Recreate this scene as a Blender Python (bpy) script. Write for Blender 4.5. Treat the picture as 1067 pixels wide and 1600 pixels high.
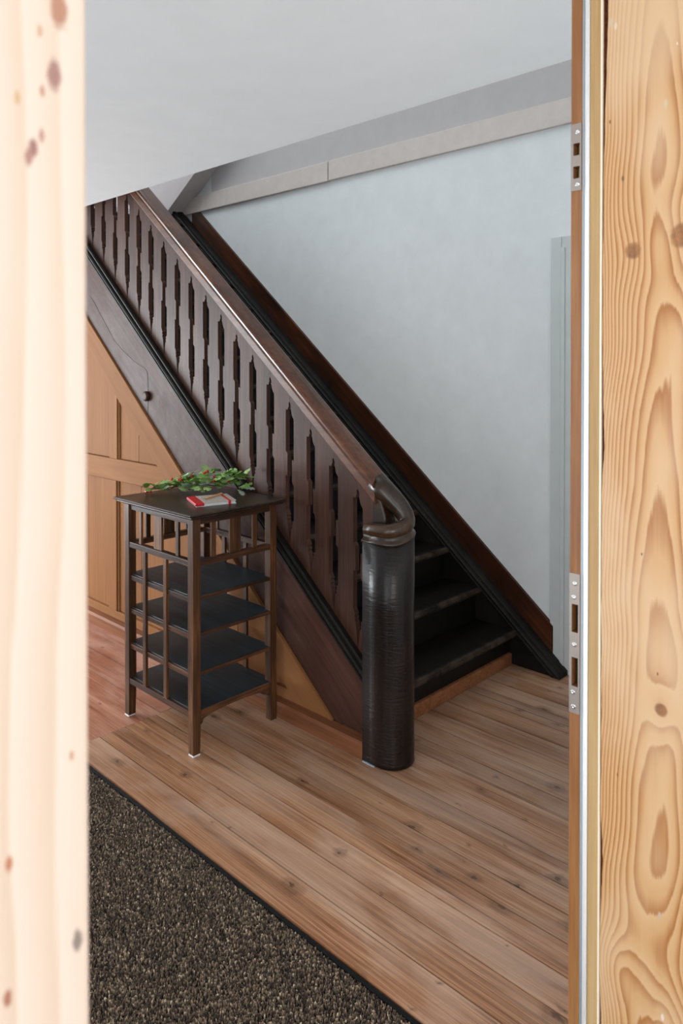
import bpy, bmesh, math, random
from mathutils import Vector, Matrix
import numpy as np

random.seed(7)
scene = bpy.context.scene
for o in list(bpy.data.objects):
    bpy.data.objects.remove(o)
COL = scene.collection
PI = math.pi

# ------------------------------------------------------------------ camera
CAM_H = 1.54
cam = bpy.data.cameras.new('camera')
cam.sensor_fit = 'HORIZONTAL'
cam.sensor_width = 24.0
cam.lens = 24.0 * 1152.0 / 1067.0
cam.shift_y = -(800.0 - 578.0) / 1067.0
cam.clip_start = 0.02
cam.dof.use_dof = True
cam.dof.focus_distance = 2.4
cam.dof.aperture_fstop = 6.8
cam_o = bpy.data.objects.new('camera', cam)
COL.objects.link(cam_o)
cam_o.location = (0, 0, CAM_H)
cam_o.rotation_euler = (math.radians(90 - 0.65), 0, math.radians(43.8))
scene.camera = cam_o

# ------------------------------------------------------------------ world, daylight, exposure
world = bpy.data.worlds.new('sky')
scene.world = world
world.use_nodes = True
bg = world.node_tree.nodes['Background']
bg.inputs[0].default_value = (0.80, 0.90, 1.0, 1)
bg.inputs[1].default_value = 0.3


def area(name, loc, rot, sx, sy, power, col):
    l = bpy.data.lights.new(name, 'AREA')
    l.shape = 'RECTANGLE'
    l.size, l.size_y = sx, sy
    l.energy = power
    l.color = col
    o = bpy.data.objects.new(name, l)
    o.location = loc
    o.rotation_euler = rot
    COL.objects.link(o)
    return o


# daylight standing in each window opening
area('daylight_hall_end_door', (-7.60, 0.25, 1.15), (0, math.radians(-90 - 16), 0), 2.0, 2.2, 375, (0.92, 0.965, 1.0))
area('daylight_hall_entrance', (-1.2, -1.20, 1.12), (math.radians(-90), 0, PI), 0.86, 1.9, 20, (0.86, 0.945, 1.0))
area('daylight_room_window', (1.95, -1.98, 1.50), (math.radians(-90), 0, PI), 1.6, 1.6, 72, (1.0, 0.97, 0.935))
area('daylight_room_window_rear', (3.02, -0.1, 1.50), (0, math.radians(90), 0), 1.6, 1.7, 24, (1.0, 0.965, 0.92))
area('unseen_attic_rooflight', (-4.7, 0.95, 6.46), (0, 0, 0), 2.0, 2.5, 108, (0.90, 0.96, 1.0))  # unseen rooflight, placed and sized to even the light down the stair wall

scene.view_settings.view_transform = 'Standard'
scene.view_settings.look = 'None'
scene.view_settings.gamma = 1.0
scene.view_settings.use_curve_mapping = False
scene.view_settings.exposure = 0.0


# ------------------------------------------------------------------ node helpers
def srgb(h):
    h = h.lstrip('#')
    c = [int(h[i:i + 2], 16) / 255 for i in (0, 2, 4)]
    return tuple(x / 12.92 if x <= 0.04045 else ((x + 0.055) / 1.055) ** 2.4 for x in c) + (1.0,)


class NT:
    def __init__(s, name, rough=0.5, spec=0.5):
        s.m = bpy.data.materials.new(name)
        s.m.use_nodes = True
        s.t = s.m.node_tree
        s.b = s.t.nodes['Principled BSDF']
        s.b.inputs['Roughness'].default_value = rough
        s.b.inputs['Specular IOR Level'].default_value = spec

    def n(s, typ, **kw):
        nd = s.t.nodes.new(typ)
        for k, v in kw.items():
            setattr(nd, k, v)
        return nd

    def link(s, a, b):
        s.t.links.new(a, b)

    def val(s, sock, v):
        if isinstance(v, bpy.types.NodeSocket):
            s.link(v, sock)
        else:
            sock.default_value = v

    def math(s, op, a, b=None, c=None, clamp=False):
        nd = s.n('ShaderNodeMath', operation=op)
        nd.use_clamp = clamp
        s.val(nd.inputs[0], a)
        if b is not None:
            s.val(nd.inputs[1], b)
        if c is not None:
            s.val(nd.inputs[2], c)
        return nd.outputs[0]

    def coord(s):
        """object coordinates shifted by a random amount for every object"""
        tc = s.n('ShaderNodeTexCoord')
        oi = s.n('ShaderNodeObjectInfo')
        r = s.math('MULTIPLY', oi.outputs['Random'], 17.0)
        cmb = s.n('ShaderNodeCombineXYZ')
        for i in range(3):
            s.link(r, cmb.inputs[i])
        ad = s.n('ShaderNodeVectorMath', operation='ADD')
        s.link(tc.outputs['Object'], ad.inputs[0])
        s.link(cmb.outputs[0], ad.inputs[1])
        return ad.outputs[0], oi.outputs['Random']

    def mapping(s, vec, scale):
        mp = s.n('ShaderNodeMapping')
        s.link(vec, mp.inputs[0])
        mp.inputs['Scale'].default_value = scale
        return mp.outputs[0]

    def noise(s, vec, scale, detail=3.0, rough=0.55, dist=0.0):
        nd = s.n('ShaderNodeTexNoise')
        s.link(vec, nd.inputs['Vector'])
        nd.inputs['Scale'].default_value = scale
        nd.inputs['Detail'].default_value = detail
        nd.inputs['Roughness'].default_value = rough
        nd.inputs['Distortion'].default_value = dist
        return nd.outputs[0]

    def ramp(s, fac, stops, interp='LINEAR'):
        nd = s.n('ShaderNodeValToRGB')
        s.link(fac, nd.inputs[0])
        cr = nd.color_ramp
        cr.interpolation = interp
        cr.elements[0].position, cr.elements[0].color = stops[0]
        cr.elements[1].position, cr.elements[1].color = stops[1]
        for p, c in stops[2:]:
            e = cr.elements.new(p)
            e.color = c
        return nd.outputs[0]

    def mix(s, fac, a, b, mode='MIX'):
        nd = s.n('ShaderNodeMix', data_type='RGBA', blend_type=mode)
        s.val(nd.inputs[0], fac)
        s.val(nd.inputs[6], a)
        s.val(nd.inputs[7], b)
        return nd.outputs[2]

    def base(s, c):
        s.val(s.b.inputs['Base Color'], c)

    def bump(s, h, strength=0.3, dist=0.002):
        nd = s.n('ShaderNodeBump')
        s.link(h, nd.inputs['Height'])
        nd.inputs['Strength'].default_value = strength
        nd.inputs['Distance'].default_value = dist
        s.link(nd.outputs[0], s.b.inputs['Normal'])

    def step(s, x, a, b):
        nd = s.n('ShaderNodeMapRange', interpolation_type='SMOOTHSTEP')
        s.val(nd.inputs[0], x)
        nd.inputs[1].default_value = a
        nd.inputs[2].default_value = b
        return nd.outputs[0]


def gvec(axis, along, across):
    v = [across] * 3
    v[axis] = along
    return tuple(v)


def wood(name, dark, mid, light, axis=2, rough=0.45, spec=0.5, fine=60.0, wear=None, wear_amt=0.5,
         bumpk=0.25, vary=0.15, knots=0.0, knot_col='#2a1710', fig=6.0, rough_var=0.0, lump=0.0, lump_vec=(1, 1, 1), rot=0.0):
    t = NT(name, rough, spec)
    v, rnd = t.coord()
    if rot:
        mr = t.n('ShaderNodeMapping')
        t.link(v, mr.inputs[0])
        mr.inputs['Rotation'].default_value = (0, rot, 0)
        v = mr.outputs[0]
    g1 = t.noise(t.mapping(v, gvec(axis, 0.10, 1.0)), fig, 4, 0.6, 0.6)
    g2 = t.noise(t.mapping(v, gvec(axis, 0.035, 1.0)), fine, 4, 0.65)
    f = t.math('ADD', t.math('MULTIPLY', g1, 0.55), t.math('MULTIPLY', g2, 0.45))
    c = t.ramp(f, [(0.33, srgb(dark)), (0.5, srgb(mid)), (0.67, srgb(light))])
    if knots > 0:
        vo = t.n('ShaderNodeTexVoronoi', voronoi_dimensions='2D')
        t.link(t.mapping(v, gvec(axis, 0.55, 1.0)), vo.inputs['Vector'])
        vo.inputs['Scale'].default_value = knots
        vo.inputs['Randomness'].default_value = 1.0
        sep = t.n('ShaderNodeSeparateColor')
        t.link(vo.outputs['Color'], sep.inputs[0])
        on = t.math('GREATER_THAN', sep.outputs[0], 0.72)
        sz = t.math('MULTIPLY_ADD', sep.outputs[1], 0.09, 0.03)
        k = t.math('DIVIDE', vo.outputs['Distance'], sz)
        k = t.math('SUBTRACT', 1.0, t.step(k, 0.45, 1.0))
        k = t.math('MULTIPLY', t.math('MULTIPLY', k, on), 0.75)
        c = t.mix(k, c, srgb(knot_col))
    if wear:
        w = t.noise(v, 2.3, 4, 0.6, 0.4)
        w = t.step(w, 0.42, 0.68)
        c = t.mix(t.math('MULTIPLY', w, wear_amt), c, srgb(wear))
    hs = t.n('ShaderNodeHueSaturation')
    t.link(c, hs.inputs['Color'])
    t.link(t.math('MULTIPLY_ADD', rnd, 2 * vary, 1.0 - vary), hs.inputs['Value'])
    t.base(hs.outputs[0])
    if rough_var:
        rr = t.noise(v, 5.0, 4, 0.6)
        t.val(t.b.inputs['Roughness'], t.math('MULTIPLY_ADD', rr, rough_var, rough - rough_var / 2))
    hgt = g2
    if lump:
        hgt = t.math('MULTIPLY_ADD', t.noise(t.mapping(v, lump_vec), 16.0, 3, 0.5), 4.0 * lump, g2)
    t.bump(hgt, bumpk, 0.002)
    return t.m


def floorboard(name, dark, mid, light, wear, wear_amt):
    """worn softwood floor boards running along x: fine grain, cracks, knots with a streak"""
    t = NT(name, 0.36, 0.45)
    v, rnd = t.coord()
    g1 = t.noise(t.mapping(v, (0.07, 1.0, 1.0)), 14.0, 4, 0.6, 0.8)
    g2 = t.noise(t.mapping(v, (0.012, 1.0, 1.0)), 130.0, 3, 0.7, 0.3)
    g3 = t.noise(t.mapping(v, (0.03, 1.0, 1.0)), 320.0, 2, 0.6)
    f = t.math('ADD', t.math('MULTIPLY', g1, 0.42), t.math('ADD', t.math('MULTIPLY', g2, 0.42), t.math('MULTIPLY', g3, 0.16)))
    c = t.ramp(f, [(0.36, srgb(dark)), (0.5, srgb(mid)), (0.63, srgb(light))])
    w = t.step(t.noise(t.mapping(v, (0.35, 1.0, 1.0)), 5.0, 4, 0.6, 0.5), 0.40, 0.66)
    c = t.mix(t.math('MULTIPLY', w, wear_amt), c, srgb(wear))  # pale wear; on the main boards it also paints in window sheen
    crack = t.math('SUBTRACT', 1.0, t.step(t.noise(t.mapping(v, (0.010, 1.0, 1.0)), 60.0, 2, 0.5), 0.27, 0.33))
    c = t.mix(t.math('MULTIPLY', crack, 0.75), c, srgb('#2b170d'))
    warp = t.n('ShaderNodeVectorMath', operation='ADD')
    t.link(v, warp.inputs[0])
    nz = t.n('ShaderNodeTexNoise')
    t.link(v, nz.inputs['Vector'])
    nz.inputs['Scale'].default_value = 28.0
    sc = t.n('ShaderNodeVectorMath', operation='SCALE')
    t.link(nz.outputs['Color'], sc.inputs[0])
    sc.inputs['Scale'].default_value = 0.035
    t.link(sc.outputs[0], warp.inputs[1])
    vo = t.n('ShaderNodeTexVoronoi', voronoi_dimensions='2D')
    t.link(t.mapping(warp.outputs[0], (0.60, 1.0, 1.0)), vo.inputs['Vector'])
    vo.inputs['Scale'].default_value = 9.0
    sep = t.n('ShaderNodeSeparateColor')
    t.link(vo.outputs['Color'], sep.inputs[0])
    on = t.math('GREATER_THAN', sep.outputs[0], 0.62)
    sz = t.math('MULTIPLY_ADD', t.math('POWER', sep.outputs[1], 2.0), 0.13, 0.025)
    k = t.math('DIVIDE', vo.outputs['Distance'], sz)
    ring = t.math('MULTIPLY', t.math('SUBTRACT', 1.0, t.step(k, 0.9, 2.2)), 0.35)
    core = t.math('MULTIPLY', t.math('SUBTRACT', 1.0, t.step(k, 0.25, 0.9)), 0.75)
    km = t.math('MULTIPLY', t.math('MAXIMUM', ring, core), on)
    c = t.mix(km, c, srgb('#2c160c'))
    hs = t.n('ShaderNodeHueSaturation')
    t.link(c, hs.inputs['Color'])
    t.link(t.math('MULTIPLY_ADD', rnd, 0.24, 0.88), hs.inputs['Value'])
    t.base(hs.outputs[0])
    t.val(t.b.inputs['Roughness'], t.math('MULTIPLY_ADD', t.noise(v, 6.0, 4, 0.6), 0.22, 0.25))
    t.bump(t.math('SUBTRACT', f, crack), 0.35, 0.0015)
    return t.m


def tread_material():
    t = NT('black_painted_tread', 0.6, 0.12)
    tc = t.n('ShaderNodeTexCoord')
    v, rnd = t.coord()
    g = t.noise(t.mapping(v, (1.0, 0.06, 1.0)), 50.0, 4, 0.6)
    c = t.ramp(g, [(0.35, srgb('#070504')), (0.65, srgb('#150f0b'))])
    sp = t.n('ShaderNodeSeparateXYZ')
    t.link(tc.outputs['Object'], sp.inputs[0])
    e = t.step(sp.outputs[0], 0.09, 0.128)
    e = t.math('MULTIPLY', e, t.step(t.noise(v, 14.0, 4, 0.6), 0.30, 0.62))
    c = t.mix(t.math('MULTIPLY', e, 0.8), c, srgb('#4a3d33'))
    t.base(c)
    t.bump(g, 0.25, 0.002)
    return t.m


def plain(name, col, rough=0.5, spec=0.5, metal=0.0, nscale=30.0, namt=0.08, bumpk=0.08, bdist=0.001):
    t = NT(name, rough, spec)
    tc = t.n('ShaderNodeTexCoord')
    ns = t.noise(tc.outputs['Object'], nscale, 5, 0.6)
    c = srgb(col)
    d = tuple(x * (1 - 2 * namt) for x in c[:3]) + (1,)
    l = tuple(min(1, x * (1 + 1.0 * namt)) for x in c[:3]) + (1,)
    t.base(t.ramp(ns, [(0.3, d), (0.7, l)]))
    t.b.inputs['Metallic'].default_value = metal
    if bumpk:
        t.bump(ns, bumpk, bdist)
    return t.m


def pine_board(name, axis_u, u0, knots, dark, mid, light, knot_col, freq=55.0, rough=0.4, amp=0.25, cloud='#f0d9b4', cloud_amt=0.5,
               bulges=(), specks=(), cathedral=None):
    """planed softwood with year rings that flow round the knots; knots = (u, z, radius)"""
    t = NT(name, rough, 0.45)
    tc = t.n('ShaderNodeTexCoord')
    geo = t.n('ShaderNodeNewGeometry')
    sp = t.n('ShaderNodeSeparateXYZ')
    t.link(geo.outputs['Position'], sp.inputs[0])
    u = sp.outputs[axis_u]
    z = sp.outputs[2]
    vec = geo.outputs['Position']
    lo = t.noise(t.mapping(vec, (1.0, 1.0, 0.30)), 5.0, 2, 0.5)
    field = t.math('MULTIPLY', t.math('SUBTRACT', u, u0), freq)
    field = t.math('ADD', field, t.math('MULTIPLY', lo, amp * freq * 0.25))
    if cathedral:      # flat-sawn figure: nested arches over the heart, tight straight lines at the edge
        uc0, kq, gz = cathedral
        zz = t.n('ShaderNodeCombineXYZ')
        t.link(z, zz.inputs[2])
        uc = t.math('MULTIPLY_ADD', t.math('SUBTRACT', t.noise(zz.outputs[0], 2.2, 2, 0.5), 0.5), 0.07, uc0)
        du = t.math('SUBTRACT', u, uc)
        field = t.math('MULTIPLY', t.math('MULTIPLY', du, du), kq)
        field = t.math('ADD', field, t.math('MULTIPLY', z, gz))
        field = t.math('MULTIPLY_ADD', t.noise(t.mapping(vec, (1.0, 1.0, 0.12)), 16.0, 3, 0.55), 1.6, field)
    kmask = None
    kd = None
    for (ku, kz, r) in knots:
        du = t.math('SUBTRACT', u, ku)
        dz = t.math('SUBTRACT', z, kz)
        d2 = t.math('ADD', t.math('MULTIPLY', du, du), t.math('MULTIPLY', t.math('MULTIPLY', dz, dz), 0.35))
        e = t.math('EXPONENT', t.math('DIVIDE', d2, -(r * 2.6) ** 2))
        field = t.math('MULTIPLY_ADD', e, freq * r * 1.6, field)
        wob = t.math('MULTIPLY_ADD', t.noise(vec, 70.0, 2), 0.5, 0.75)
        d2b = t.math('ADD', t.math('MULTIPLY', du, du), t.math('MULTIPLY', t.math('MULTIPLY', dz, dz), 0.8))
        d = t.math('MULTIPLY', t.math('DIVIDE', t.math('SQRT', d2b), r), wob)
        k = t.math('SUBTRACT', 1.0, t.step(d, 0.7, 1.15))
        kmask = k if kmask is None else t.math('MAXIMUM', kmask, k)
        kd = d if kd is None else t.math('MINIMUM', kd, d)
    for (ku, kz, su, sz, a) in bulges:
        du = t.math('DIVIDE', t.math('SUBTRACT', u, ku), su)
        dz = t.math('DIVIDE', t.math('SUBTRACT', z, kz), sz)
        e = t.math('EXPONENT', t.math('MULTIPLY', t.math('ADD', t.math('MULTIPLY', du, du), t.math('MULTIPLY', dz, dz)), -1.0))
        field = t.math('MULTIPLY_ADD', e, a, field)
    fr = t.math('FRACT', field)
    fine = t.noise(t.mapping(vec, (1.0, 1.0, 0.02)), 420.0, 3, 0.6)
    fr = t.math('ADD', fr, t.math('MULTIPLY', t.math('SUBTRACT', fine, 0.5), 0.25), clamp=True)
    c = t.ramp(fr, [(0.0, srgb(light)), (0.45, srgb(mid)), (0.84, srgb(dark)), (0.90, srgb(dark)), (1.0, srgb(light))])
    cl = t.step(t.noise(t.mapping(vec, (1.0, 1.0, 0.35)), 6.0, 3, 0.6), 0.40, 0.65)
    c = t.mix(t.math('MULTIPLY', cl, cloud_amt), c, srgb(cloud))
    for (ku, kz, r, colr) in specks:
        du = t.math('SUBTRACT', u, ku)
        dz = t.math('MULTIPLY', t.math('SUBTRACT', z, kz), 0.45)
        d = t.math('DIVIDE', t.math('SQRT', t.math('ADD', t.math('MULTIPLY', du, du), t.math('MULTIPLY', dz, dz))), r)
        d = t.math('MULTIPLY', d, t.math('MULTIPLY_ADD', t.noise(vec, 260.0, 3), 0.9, 0.55))
        c = t.mix(t.math('SUBTRACT', 1.0, t.step(d, 0.5, 1.1)), c, srgb(colr))
    if kmask is not None:
        kr = t.ramp(t.noise(vec, 60.0, 3), [(0.30, srgb(knot_col)), (0.70, srgb(dark))])
        rg = t.math('FRACT', t.math('MULTIPLY', kd, 3.2))
        kr = t.mix(t.math('MULTIPLY', t.math('GREATER_THAN', rg, 0.75), 0.4), kr, srgb(knot_col))
        c = t.mix(t.math('MULTIPLY', kmask, 0.85), c, kr)
    t.base(c)
    t.bump(fr, 0.12, 0.001)
    return t.m


# ------------------------------------------------------------------ mesh helpers
WORLD = {}


class MB:
    def __init__(s):
        s.v, s.f, s.smooth = [], [], []

    def add(s, verts, faces, smooth=False):
        n = len(s.v)
        s.v += [tuple(p) for p in verts]
        s.f += [tuple(i + n for i in f) for f in faces]
        s.smooth += [smooth] * len(faces)
        return s

    def box(s, x0, x1, y0, y1, z0, z1):
        x0, x1 = min(x0, x1), max(x0, x1)
        y0, y1 = min(y0, y1), max(y0, y1)
        z0, z1 = min(z0, z1), max(z0, z1)
        v = [(x, y, z) for x in (x0, x1) for y in (y0, y1) for z in (z0, z1)]
        return s.add(v, [(0, 1, 3, 2), (4, 6, 7, 5), (0, 4, 5, 1), (2, 3, 7, 6), (0, 2, 6, 4), (1, 5, 7, 3)])

    def prism(s, poly, axis, a, b, smooth=False):
        """polygon in the two other axes (x,y / x,z / y,z order) extruded along axis from a to b"""
        def mk(p, w):
            return {0: (w, p[0], p[1]), 1: (p[0], w, p[1]), 2: (p[0], p[1], w)}[axis]
        n = len(poly)
        v = [mk(p, a) for p in poly] + [mk(p, b) for p in poly]
        m = len(s.v)
        s.add(v, [tuple(range(n)), tuple(range(2 * n - 1, n - 1, -1))])
        s.v = s.v[:m] + s.v[m:]
        s.f += [(m + i, m + (i + 1) % n, m + n + (i + 1) % n, m + n + i) for i in range(n)]
        s.smooth += [smooth] * n
        return s

    def loft(s, rings, closed=True, cap=True, smooth=True):
        n = len(rings[0])
        m = len(s.v)
        v = [p for r in rings for p in r]
        f = []
        for k in range(len(rings) - 1):
            for i in range(n if closed else n - 1):
                j = (i + 1) % n
                f.append((k * n + i, k * n + j, (k + 1) * n + j, (k + 1) * n + i))
        s.add(v, f, smooth)
        if cap:
            s.f += [tuple(m + i for i in range(n - 1, -1, -1)), tuple(m + (len(rings) - 1) * n + i for i in range(n))]
            s.smooth += [False, False]
        return s

    def tube(s, pts, radii, n=10, smooth=True, squash=1.0):
        rings = []
        pts = [Vector(p) for p in pts]
        up = Vector((0, 0, 1))
        for i, p in enumerate(pts):
            d = (pts[min(i + 1, len(pts) - 1)] - pts[max(i - 1, 0)]).normalized()
            a = d.cross(up)
            if a.length < 1e-4:
                a = Vector((1, 0, 0))
            a.normalize()
            b = a.cross(d)
            r = radii[i] if hasattr(radii, '__len__') else radii
            rings.append([tuple(p + a * (r * math.cos(2 * PI * k / n)) + b * (r * squash * math.sin(2 * PI * k / n))) for k in range(n)])
        return s.loft(rings, smooth=smooth)

    def build(s, name, mat, parent=None, bevel=0.0, segs=2, fix=True):
        vs = [Vector(p) for p in s.v]
        lo = Vector((min(p.x for p in vs), min(p.y for p in vs), min(p.z for p in vs)))
        hi = Vector((max(p.x for p in vs), max(p.y for p in vs), max(p.z for p in vs)))
        org = (lo + hi) / 2
        me = bpy.data.meshes.new(name)
        me.from_pydata([tuple(p - org) for p in vs], [], s.f)
        me.polygons.foreach_set('use_smooth', s.smooth)
        if fix:
            bm = bmesh.new()
            bm.from_mesh(me)
            bmesh.ops.recalc_face_normals(bm, faces=bm.faces)
            bm.to_mesh(me)
            bm.free()
        me.materials.append(mat)
        o = bpy.data.objects.new(name, me)
        COL.objects.link(o)
        place(o, org, parent)
        if bevel:
            md = o.modifiers.new('bevel', 'BEVEL')
            md.width = bevel
            md.segments = segs
            md.limit_method = 'ANGLE'
            md.angle_limit = math.radians(40)
        return o


def place(o, wloc, parent=None):
    wloc = Vector(wloc)
    WORLD[o.name] = wloc
    if parent is not None:
        o.parent = parent
        o.location = wloc - WORLD[parent.name]
    else:
        o.location = wloc


def tag(o, label, cat=None, group=None, kind=None):
    o['label'] = label
    if cat:
        o['category'] = cat
    if group:
        o['group'] = group
    if kind:
        o['kind'] = kind
    return o


def empty(name, loc, label=None, cat=None, group=None, kind=None):
    o = bpy.data.objects.new(name, None)
    o.empty_display_size = 0.05
    COL.objects.link(o)
    place(o, loc)
    if label:
        tag(o, label, cat, group, kind)
    return o


def box(name, b, mat, parent=None, bevel=0.0, segs=2):
    return MB().box(*b).build(name, mat, parent, bevel, segs)


# ------------------------------------------------------------------ materials
M = {}
M['plaster'] = plain('white_plaster', '#eceeee', 0.85, 0.2, nscale=9, namt=0.02, bumpk=0.10, bdist=0.004)
M['ceiling'] = plain('ceiling_paint', '#f2f4f5', 0.85, 0.2, nscale=6, namt=0.012, bumpk=0.08, bdist=0.004)
M['pinkpaint'] = plain('warm_white_paint', '#dcd2d0', 0.7, 0.3, nscale=12, namt=0.02)
M['beampaint'] = plain('beige_beam_paint', '#dcd0c8', 0.6, 0.3, nscale=14, namt=0.03, bumpk=0.05)
M['upper_wall_shade'] = plain('upper_wall_shade_grey', '#c8c2c1', 0.7, 0.3, nscale=9, namt=0.02)  # darker than the plaster to paint in the dimness of the upper wall
M['greypaint'] = plain('grey_door_paint', '#d2d6d4', 0.45, 0.5, nscale=10, namt=0.02, bumpk=0.03)
M['stairwood'] = wood('dark_stained_oak', '#2a1911', '#452a1f', '#5e3d2e', 2, 0.48, 0.18, 70, bumpk=0.35, vary=0.12, wear='#4d3a34', wear_amt=0.35, rough_var=0.12)
M['stringerwood'] = wood('dark_stained_oak_long_grain', '#2c1b15', '#452b22', '#5a3a2f', 0, 0.52, 0.12, 60, bumpk=0.3, vary=0.03, wear='#4a332b', wear_amt=0.35, rough_var=0.2, lump=0.8, rot=-0.70)
M['blackwood'] = wood('nearly_black_oak', '#090807', '#12100e', '#1c1815', 0, 0.55, 0.2, 60, bumpk=0.3, vary=0.06, wear='#2c2622', wear_amt=0.5)
M['treadwood'] = tread_material()
M['riserwood'] = wood('black_riser_oak', '#060404', '#0d0907', '#17100c', 1, 0.55, 0.25, 50, bumpk=0.3, vary=0.1)
M['railwood'] = wood('worn_handrail_oak', '#331b10', '#5a3420', '#7c4e33', 0, 0.33, 0.5, 60, bumpk=0.15, vary=0.02, wear='#4a2c1d', wear_amt=0.4)
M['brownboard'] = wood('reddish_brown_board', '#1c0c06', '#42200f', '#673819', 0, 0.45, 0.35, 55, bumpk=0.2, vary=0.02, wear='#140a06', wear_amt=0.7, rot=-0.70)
M['newelwood'] = wood('black_lacquered_oak', '#080504', '#140d0a', '#21150f', 2, 0.30, 0.33, 60, bumpk=0.35, vary=0.02, wear='#2c1d16', wear_amt=0.5, rough_var=0.15, lump=0.5, lump_vec=(1.5, 1.5, 8))
M['capwood'] = wood('worn_newel_cap_oak', '#160d08', '#32200f', '#553823', 0, 0.28, 0.5, 50, bumpk=0.2, vary=0.02, wear='#120c09', wear_amt=0.5)
M['panelpine'] = wood('aged_pine_panel', '#815635', '#8d5f3a', '#996b44', 2, 0.7, 0.1, 45, bumpk=0.15, vary=0.05)
M['panelpine_h'] = wood('aged_pine_rail', '#815635', '#8d5f3a', '#996b44', 0, 0.7, 0.1, 45, bumpk=0.15, vary=0.04)
M['panelpine_d'] = wood('aged_pine_sloping_rail', '#815635', '#8d5f3a', '#996b44', 0, 0.7, 0.1, 45, bumpk=0.15, vary=0.02, rot=-0.70)
M['skirtpine'] = wood('pine_skirting', '#6a3f28', '#855437', '#9c6747', 0, 0.6, 0.15, 50, bumpk=0.15, vary=0.05)
M['floor'] = floorboard('old_pine_floor', '#623b25', '#9a6c4d', '#be9575', '#c0a490', 0.45)  # greyed wear colour, partly real wear, partly window sheen put into the colour
M['floor_red'] = floorboard('red_worn_floor', '#74402b', '#9a6047', '#b98a74', '#c09a8a', 0.6)
M['subfloor'] = plain('dark_floor_gap', '#1a0f0a', 0.9, 0.1)
M['tablewood'] = wood('table_dark_oak', '#20120b', '#57361f', '#9c6b44', 2, 0.45, 0.3, 90, bumpk=0.4, vary=0.08, wear='#30221a', wear_amt=0.5)
M['tablewood_x'] = wood('table_dark_oak_rail_long', '#1c100a', '#482c1d', '#855a3e', 0, 0.45, 0.3, 90, bumpk=0.4, vary=0.06, wear='#2a1e18', wear_amt=0.5)
M['tablewood_y'] = wood('table_dark_oak_rail_cross', '#1c100a', '#4e301f', '#94643f', 1, 0.45, 0.3, 90, bumpk=0.4, vary=0.06, wear='#2a1e18', wear_amt=0.5)
M['tabletop'] = wood('table_top_oak', '#1a110c', '#33241b', '#4a382d', 0, 0.33, 0.4, 80, bumpk=0.25, vary=0.02)
M['shelf'] = wood('slate_black_shelf', '#10171b', '#202b31', '#324048', 0, 0.5, 0.4, 40, bumpk=0.2, vary=0.05)
M['whitepad'] = plain('white_felt', '#f2f0ee', 0.8, 0.2)
M['oakstrip'] = wood('light_oak_frame', '#ad8b5c', '#bd9d6e', '#ccb083', 2, 0.45, 0.4, 130, bumpk=0.2, vary=0.02)
M['arris_highlight'] = plain('oak_arris_highlight', '#fff3e0', 0.35, 0.6, namt=0.02)  # near-white colour paints the highlight along the arris
M['oakrebate'] = wood('brown_oak_rebate', '#6e4526', '#8f6039', '#a87b4d', 2, 0.4, 0.45, 130, bumpk=0.2, vary=0.02)
M['seal'] = plain('white_seal_rubber', '#f4f9fd', 0.35, 0.5, namt=0.01, bumpk=0.0)
M['seal_grey'] = plain('grey_seal_rubber', '#a8b3bb', 0.35, 0.5, namt=0.01, bumpk=0.0)
M['steel'] = plain('brushed_steel', '#a89c95', 0.42, 0.5, metal=0.75, nscale=60, namt=0.03)
M['screw'] = plain('screw_steel', '#dddddd', 0.22, 0.5, metal=1.0, namt=0.03)
M['pocket'] = plain('latch_pocket', '#2e261c', 0.6, 0.3)
M['brass'] = plain('latch_brass', '#8d7a4e', 0.4, 0.5, metal=0.6)
M['bark'] = plain('torn_bark_edge', '#5a2f1d', 0.9, 0.1, nscale=120, namt=0.3, bumpk=0.6, bdist=0.004)
M['matback'] = plain('mat_backing', '#191412', 0.95, 0.05)
M['matedge'] = plain('black_mat_edge', '#0c0c0d', 0.7, 0.2)
M['leaf'] = plain('leaf_green', '#84b354', 0.45, 0.4, nscale=70, namt=0.25)
M['leaf2'] = plain('leaf_light_green', '#b0d084', 0.45, 0.4, nscale=70, namt=0.2)
M['leaf3'] = plain('leaf_silver_underside', '#b7cdb6', 0.5, 0.4, nscale=70, namt=0.1)
M['berry'] = plain('berry_red', '#c8121f', 0.18, 0.6, nscale=40, namt=0.15, bumpk=0)
M['twig'] = plain('twig_brown', '#5a3c28', 0.7, 0.3, nscale=120, namt=0.2)
M['bookgrey'] = plain('grey_linen_cover', '#b9aea4', 0.6, 0.3, nscale=300, namt=0.05)
M['bookred'] = plain('red_linen', '#c6151b', 0.5, 0.4, nscale=250, namt=0.08)
M['pages'] = plain('page_edges', '#d9d9d8', 0.6, 0.3, nscale=400, namt=0.05)
M['pencil'] = plain('pencil_cedar', '#d8a878', 0.5, 0.4, nscale=200, namt=0.08)
M['graphite'] = plain('graphite_tip', '#222224', 0.4, 0.5)
M['glass'] = plain('window_frame_white', '#e8e8e6', 0.5, 0.4)

# ------------------------------------------------------------------ setting: room shell
HC = 2.45          # hall ceiling
YC = 2.092         # edge of the ceiling at the stair opening
YW = 3.39          # stair wall
XL = -7.2
ZT = 6.4  # unseen roof, raised so light falls more evenly on the stair wall
sh = M['plaster']
tag(box('wall_back', (XL - .1, -0.3, YW, YW + .12, 0, ZT), sh), 'smooth white plaster wall rising behind the dark staircase', 'wall', kind='structure')
w = MB()
w.box(XL - .1, XL, -1.3, -.85, 0, ZT).box(XL - .1, XL, 1.35, YW, 0, ZT).box(XL - .1, XL, -.85, 1.35, 2.30, ZT).box(XL - .1, XL, -.85, 1.35, 0, .20)
tag(w.build('wall_left', sh), 'white plaster end wall of the hall beyond the stairs', 'wall', kind='structure')
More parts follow.
